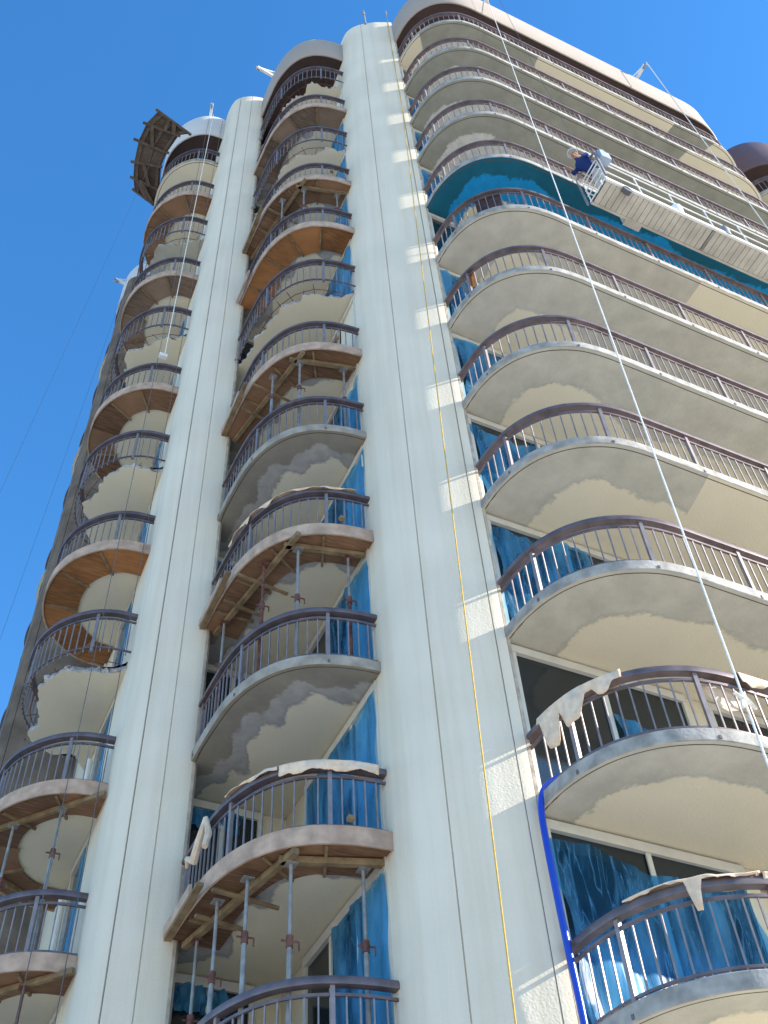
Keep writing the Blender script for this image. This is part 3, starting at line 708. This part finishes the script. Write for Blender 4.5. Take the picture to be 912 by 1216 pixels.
# white rag
m = MB(); b = BAY['M']; r = random.Random(4)
for k, (y, dx, dz) in enumerate(((11.55, .0, .1), (11.75, -.03, -.12), (11.98, -.02, -.25), (12.1, .02, -.05), (11.9, -.05, .02))): pass
m.tube([(3.30, 11.62, zl(2) + 1.02), (3.26, 11.72, zl(2) + .72), (3.27, 11.9, zl(2) + .55), (3.25, 12.12, zl(2) + .70), (3.27, 12.2, zl(2) + .62)], [.035, .05, .06, .045, .02], 8)
m.tube([(3.30, 11.62, zl(2) + 1.02), (3.33, 11.55, zl(2) + .75), (3.28, 11.5, zl(2) + .52)], [.03, .05, .04], 8)
tag(m.build('rag', M['cloth'], smooth=True), 'twisted white rag tied to left bend of the wrapped middle railing', 'rag')
# towel and orange cloth on upper right-hand balconies
def hang(key, l, s, w, h, mat, label, inside=.13):
    b = BAY[key]; k = int(len(b['p']) * s); mb = MB(); nx, ny = b['n'][k]; x, y = b['p'][k]; tx, ty = -ny, nx; z = zl(l) + TH + .9
    for i in range(9):
        for j in range(7):
            u = (i / 8 - .5) * w; v = h * j / 6; d = .02 * math.sin(i * 1.9 + j * .5) + inside
            mb.v.append((x - nx*d + tx*u, y - ny*d + ty*u, z - v + .03 * math.sin(i * 1.1) * (j == 6)))
    for i in range(8):
        for j in range(6): mb.f.append((i*7+j, (i+1)*7+j, (i+1)*7+j+1, i*7+j+1))
    return tag(mb.build('towel', mat, None, smooth=True, fix=False), label, 'towel')
hang('R', 7, .118, .55, .8, M['towel'], 'dark brown towel hanging behind railing just below the blue coated soffit')
hang('R', 6, .06, .25, .55, M['orange'], 'small orange cloth hanging behind railing two floors below blue soffit')
# ------------------------------------------------------------------ ropes, cables and hose
def rope(name, pts, r, mat, label, cat='rope', group=None, n=6):
    m = MB(); m.tube(pts, r, n); return tag(m.build(name, mat, None, smooth=True), label, cat, group)
def line(a, b, n=24, sag=0.0):
    a, b = Vector(a), Vector(b); return [a.lerp(b, i / n) + Vector((0, 0, -sag * math.sin(math.pi * i / n))) for i in range(n + 1)]
E_ = EYE
d0 = Vector((9.04, 6.72, 38.75 + E_)); d1 = Vector((5.98, 5.0, 5.16 + E_)); dd = (d1 - d0); d2 = d0 + dd * ((38.75 + E_) / -dd.z) * .998
e = rope('rope', line(d0, d2, 40), .0105, M['rope'], 'long white rope slanting from roof outrigger down in front of right-hand balconies')
m = MB(); q = d0 + dd * .978; m.tube([q + Vector((-.09, 0, .05)), q, q + Vector((.12, .02, -.05)), q + Vector((.02, .02, .1)), q + Vector((-.05, 0, -.1))], .018, 7); k = m.build('knot', M['rope'], None, smooth=True); k.parent = e
rope('rope', line((6.078, 8.45, 29.624 + E_ + 9), (6.078, 8.5, 29.6 + E_), 4) + line((6.078, 8.5, 29.6 + E_), (5.05, 7.95, .02), 30)[1:], .009, M['yrope'], 'thin yellow rope hanging down the front of the big white pier')
for i, (x, y) in enumerate(((2.28, 13.93), (1.82, 14.0))):
    rope('cable', line((x, y, zl(13.3)), (x - .04, y - .03, .02), 12), .007, M['cable'], ['dark thin cable hanging before leftmost balconies, nearest the left pier', 'dark thin cable hanging before leftmost balconies, outer one'][i], 'cable')
rope('rope', line((1.93, 13.95, zl(13.4)), (1.93, 13.93, zl(7) + 1.2), 12), .012, M['rope'], 'short white rope from roof outrigger down to railing of the leftmost stack')
m = MB(); m.box(1.80, 1.99, 13.88, 13.99, zl(7) + 1.10, zl(7) + 1.2); k = m.build('weight', M['white'])
tag(k, 'small white weight at the end of the short rope on leftmost stack', 'weight')
ra, rb = Vector((.23, 14.0, 29.79 + E_)), Vector((.04, 14.0, 26.18 + E_)); rd = rb - ra
rope('rope', line(ra - rd * 1.0, ra + rd * 8.6, 20), .003, M['cable'], 'faint tag line hanging in the sky left of the tower, nearer one', 'rope')
ra, rb = Vector((.91, 20.0, 35.11 + E_)), Vector((.38, 20.0, 17.8 + E_)); rd = rb - ra
rope('rope', line(ra, ra + rd * 2.1, 20), .004, M['cable'], 'faint tag line falling from the white bracket at far left roof edge', 'rope')
rope('cable', line((6.24, 8.70, zl(13.5)), (6.20, 8.68, .02), 10), .0035, M['cable'], 'dark thin safety line against right side of the big white pier', 'cable')
rope('cable', line((2.62, 12.98, zl(13.4)), (2.6, 12.93, .02), 10), .004, M['cable'], 'thin dark safety line against the front of left white pier', 'cable')
hp = [(6.60, 8.2, zl(2) + .26), (6.50, 8.42, zl(2) + .27), (6.42, 8.60, zl(2) + .22), (6.36, 8.62, zl(2) - .05), (6.34, 8.60, zl(2) - .6), (6.36, 8.6, zl(1.4)), (6.39, 8.6, zl(1) + .3), (6.38, 8.6, zl(1) - .6), (6.36, 8.58, 2.0), (6.36, 8.4, .3), (6.5, 8.0, .04)]
hp = [Vector(q) for q in hp]
for _ in range(3): hp = [hp[0]] + [a.lerp(b, f) for a, b in zip(hp, hp[1:]) for f in (.25, .75)] + [hp[-1]]
rope('hose', hp, .040, M['hose'], 'glossy blue hose running down right edge of the big pier', 'hose', n=12)
# ------------------------------------------------------------------ roof outriggers and antenna
def davit(x, y, dx, dy, label, l=13.46):
    e = empty('roof_outrigger', (x, y, zl(l)), label, 'outrigger', 'white outrigger beams on the roof edge')
    z = zl(l); d = Vector((dx, dy, 0)).normalized(); p = Vector((x, y, z))
    m = MB(); m.bar(p - d * 1.6 + Vector((0, 0, .2)), p + d * .6 + Vector((0, 0, .30)), .09, .11); keep(m.build('beam', M['white']), e)
    m = MB(); m.bar(p - d * .25 + Vector((0, 0, .0)), p - d * .05 + Vector((0, 0, .75)), .09, .09); m.bar(p - d * .05 + Vector((0, 0, .75)), p + d * .56 + Vector((0, 0, .34)), .04, .04); keep(m.build('mast', M['white']), e)
    m = MB(); c = p + d * .57 + Vector((0, 0, .2)); s = d.cross(Vector((0, 0, 1))); m.tube([c - s * .03, c + s * .03], .10, 12); keep(m.build('pulley', M['steel'], smooth=True), e)
davit(9.05, 7.05, 0, -1, 'roof outrigger at top centre, holding the long white rope')
davit(15.15, 6.95, 0, -1, 'roof outrigger on right-hand roof edge above the hanging stage')
davit(1.9, 14.35, -.2, -1, 'roof outrigger on the leftmost rounded roof cap')
davit(3.4, 12.0, -1, -.1, 'roof outrigger sticking out left of the middle rounded roof cap')
davit(1.15, 20.9, -1, -.1, 'roof outrigger projecting from the far left roof edge', 12.9)
m = MB(); m.tube([(5.62, 9.1, zl(13.52)), (5.58, 9.08, zl(13.52) + 1.5)], [.035, .022], 8); m.tube([(5.58, 9.08, zl(13.52) + 1.0), (5.58, 9.08, zl(13.52) + 1.15)], .05, 8)
tag(m.build('antenna', M['steel'], smooth=True), 'short grey antenna standing on top of the big white pier', 'antenna')
# ------------------------------------------------------------------ suspended stage
zs = 22.3 + E_
st = empty('suspended_stage', (9.3, 6.3, zs), 'long aluminium suspended work stage hanging before the upper right-hand balconies', 'work platform')
X0, X1, Y0, Y1 = 9.30, 16.1, 6.0, 6.64
x = X0 + .04
while x < X1 - .1:
    m = MB(); dz = random.uniform(-.003, .003); m.box(x, x + .130, Y0 + .06, Y1 - .06, zs + dz, zs + .03 + dz); keep(m.build('deck_plank', M['alu']), st); x += .142
    if abs(x - 12.18) < .075:
        m = MB(); m.box(x, x + .07, Y0 + .06, Y1 - .06, zs - .02, zs + .05); keep(m.build('joint_plate', M['steel']), st); x += .085
m = MB(); m.box(X0 + .02, X1 - .02, Y0 + .056, Y1 - .056, zs + .036, zs + .05); keep(m.build('gap_backing', M['cable']), st)  # dark sheet added above the planks so their gaps look shaded
for y0, y1 in ((Y0, Y0 + .055), (Y1 - .055, Y1)):
    m = MB(); m.box(X0, X1, y0, y1, zs - .012, zs + .10); keep(m.build('toe_board', M['white' if y0 == Y0 else 'alu']), st)
for y in (Y0 + .03, Y1 - .03):
    for h in (.55, 1.05):
        m = MB(); m.tube([(X0, y, zs + h), (X1, y, zs + h)], .017, 8); keep(m.build('guard_rail', M['white'], smooth=True), st)
    k = 0
    while X0 + .02 + k * .97 < X1:
        xx = X0 + .02 + k * .97; m = MB(); m.tube([(xx, y, zs + .11), (xx, y, zs + 1.05)], .017, 8); keep(m.build('guard_post', M['white'], smooth=True), st); k += 1
for h in (.02, .3, .58, .86, 1.05):
    m = MB(); m.tube([(X0 - .02, Y0 + .03, zs + h), (X0 - .02, Y1 - .03, zs + h)], .016, 8); keep(m.build('end_rung', M['white'], smooth=True), st)
m = MB(); m.bar((X0 - .05, Y0 - .06, zs - .02), (X0 - .05, Y0 - .06, zs + 1.3), .045, .045); m.bar((X0 - .05, Y1 + .04, zs - .02), (X0 - .05, Y1 + .04, zs + 1.3), .04, .04); m.bar((X0 - .05, Y0 - .06, zs + 1.3), (X0 - .05, Y1 + .04, zs + 1.3), .04, .04)
keep(m.build('stirrup', M['steel']), st)
m = MB(); m.box(X0 + .02, X0 + .28, Y0 - .16, Y0 + .04, zs + .95, zs + 1.28); m.tube([(X0 + .14, Y0 - .06, zs + 1.28), (X0 + .14, Y0 - .06, zs + 1.42)], .09, 12); keep(m.build('hoist', M['bluegrey']), st)
m = MB(); m.tube([(X0 + .55, Y0 + .0, zs - .05), (X0 + .55, Y0 + .11, zs - .05)], .12, 14); keep(m.build('caster', M['cable'], smooth=True), st)
m = MB(); m.box(10.2, 10.62, Y1 - .02, Y1 + .12, zs - .05, zs - .02); m.box(10.2, 10.25, Y1 - .02, Y1 + .10, zs - .02, zs + .3); keep(m.build('bracket', M['alu']), st)
for xx in (11.3, 12.6):
    m = MB(); m.tube([(xx, Y0 + .1, zs + .03), (xx, Y0 + .1, zs + .38)], [.13, .15], 12); o = m.build('bucket', M['hat'] if xx < 12 else M['steel'], None, smooth=True)
    h = MB(); h.tube([(xx - .14, Y0 + .1, zs + .37), (xx - .08, Y0 + .1, zs + .5), (xx + .08, Y0 + .1, zs + .5), (xx + .14, Y0 + .1, zs + .37)], .008, 6); hh = h.build('handle', M['cable'], o)
    tag(o, 'white bucket standing on the stage deck, nearer its left end' if xx < 12 else 'dark bucket standing on the stage deck, near the deck joint', 'bucket', 'buckets on the stage')
rope('rope', line((9.27, 6.3, zs + 1.3), (9.06, 6.33, zl(13.46) + .3), 10), .006, M['cable'], 'thin wire from the roof outrigger to left end of hanging stage', 'wire rope')
rope('rope', line((15.15, 6.25, zl(13.46) + .3), (15.15, 6.3, zs + .1), 10), .016, M['rope'], 'pale rope from right-hand roof outrigger down to the hanging stage')
# ------------------------------------------------------------------ worker leaning out at the stage end
def person(loc, label):
    e = empty('person', loc, label, 'person')
    J = {'pel': (0, 0, .95), 'sp': (-.17, 0, 1.19), 'ch': (-.36, 0, 1.37), 'nk': (-.46, -.01, 1.47), 'hd': (-.52, -.02, 1.56), 'ht': (-.56, -.02, 1.66)}
    ed = [('pel', 'sp'), ('sp', 'ch'), ('ch', 'nk'), ('nk', 'hd'), ('hd', 'ht')]; rad = {'pel': .145, 'sp': .135, 'ch': .15, 'nk': .058, 'hd': .088, 'ht': .07}
    for s, sg in (('l', -1), ('r', 1)):
        J.update({'hip'+s: (.0, .10*sg, .90), 'kn'+s: (.05 if sg > 0 else -.03, .11*sg, .48), 'an'+s: (.08, .11*sg, .09), 'to'+s: (-.10, .13*sg, .04)})
        ed += [('pel', 'hip'+s), ('hip'+s, 'kn'+s), ('kn'+s, 'an'+s), ('an'+s, 'to'+s)]; rad.update({'hip'+s: .095, 'kn'+s: .066, 'an'+s: .045, 'to'+s: .035})
        J.update({'sh'+s: (-.37, .19*sg, 1.37), 'el'+s: (-.47, .24*sg, 1.10), 'wr'+s: (-.66, .17*sg, .98), 'pa'+s: (-.73, .16*sg, .96)})
        ed += [('ch', 'sh'+s), ('sh'+s, 'el'+s), ('el'+s, 'wr'+s), ('wr'+s, 'pa'+s)]; rad.update({'sh'+s: .062, 'el'+s: .046, 'wr'+s: .030, 'pa'+s: .034})
        for k in range(5):
            n1, n2 = 'f%d%s' % (k, s), 'g%d%s' % (k, s)
            if k < 4: J[n1] = (-.78, sg*.16 + (k - 1.5) * .021, .95); J[n2] = (-.82 + .008 * abs(k - 1.5), sg*.16 + (k - 1.5) * .023, .92)
            else: J[n1] = (-.73, sg*.16 - sg*.045, .945); J[n2] = (-.77, sg*.16 - sg*.06, .925)
            ed += [('pa'+s, n1), (n1, n2)]; rad[n1] = .010; rad[n2] = .008
    keys = list(J); me = bpy.data.meshes.new('body'); me.from_pydata([J[k] for k in keys], [(keys.index(a), keys.index(b)) for a, b in ed], [])
    ob = bpy.data.objects.new('body', me); COL.objects.link(ob)
    ob.modifiers.new('skin', 'SKIN'); ss = ob.modifiers.new('sub', 'SUBSURF'); ss.levels = ss.render_levels = 1
    for k, v in zip(keys, me.skin_vertices[0].data): v.radius = (rad[k], rad[k]); v.use_root = (k == 'pel')
    bpy.context.view_layer.update()
    dm = bpy.data.meshes.new_from_object(ob.evaluated_get(bpy.context.evaluated_depsgraph_get()))
    bpy.data.objects.remove(ob)
    for k in ('skin', 'shirt', 'trouser'): dm.materials.append(M[k])
    for f in dm.polygons:
        x, y, z = f.center; f.use_smooth = True
        arm = z > .98 or (abs(y) > .12 and x < -.3)
        f.material_index = 0 if (z > 1.46 and x < -.43 or x < -.60) else (1 if arm else 2)
    o = bpy.data.objects.new('body', dm); COL.objects.link(o); o.parent = e
    h = MB(); c = (-.565, -.02, 1.62); prf = [(.135, 0), (.135, .012), (.115, .02), (.11, .07), (.09, .115), (.045, .135), (.001, .14)]
    for r_, z_ in prf:
        for k in range(16): a = 2*math.pi*k/16; h.v.append((c[0] + r_*math.cos(a), c[1] + r_*math.sin(a)*.9, c[2] + z_))
    for i in range(len(prf) - 1):
        for k in range(16): h.f.append((i*16+k, i*16+(k+1) % 16, (i+1)*16+(k+1) % 16, (i+1)*16+k))
    hh = h.build('hard_hat', M['hat'], e, smooth=True)
    nz = MB(); nz.tube([(-.60, -.02, 1.55), (-.635, -.02, 1.52)], [.012, .018], 6); nz.build('nose', M['skin'], e, smooth=True)
    for sg in (-1, 1):
        b = MB(); b.tube([(.06, .115*sg, .03), (-.14, .135*sg, .03)], [.05, .04], 8); b.build('boot', M['towel'], e, smooth=True)
    return e
person((9.52, 6.28, zs + .03), 'worker in navy shirt and white hard hat leaning over left end of hanging stage')
# white rain pipe at the end of the left doors
for l in (1, 2, 3):
    m = MB(); m.tube([(2.40, 16.35, zl(l) + TH), (2.40, 16.35, zl(l) + 2.3)], .06, 12); tag(m.build('pipe', M['white'], smooth=True), 'white pipe standing by the wall of leftmost stack, %s balcony' % ('lowest' if l == 1 else ORD[l]), 'pipe', 'white pipes on the leftmost balconies')
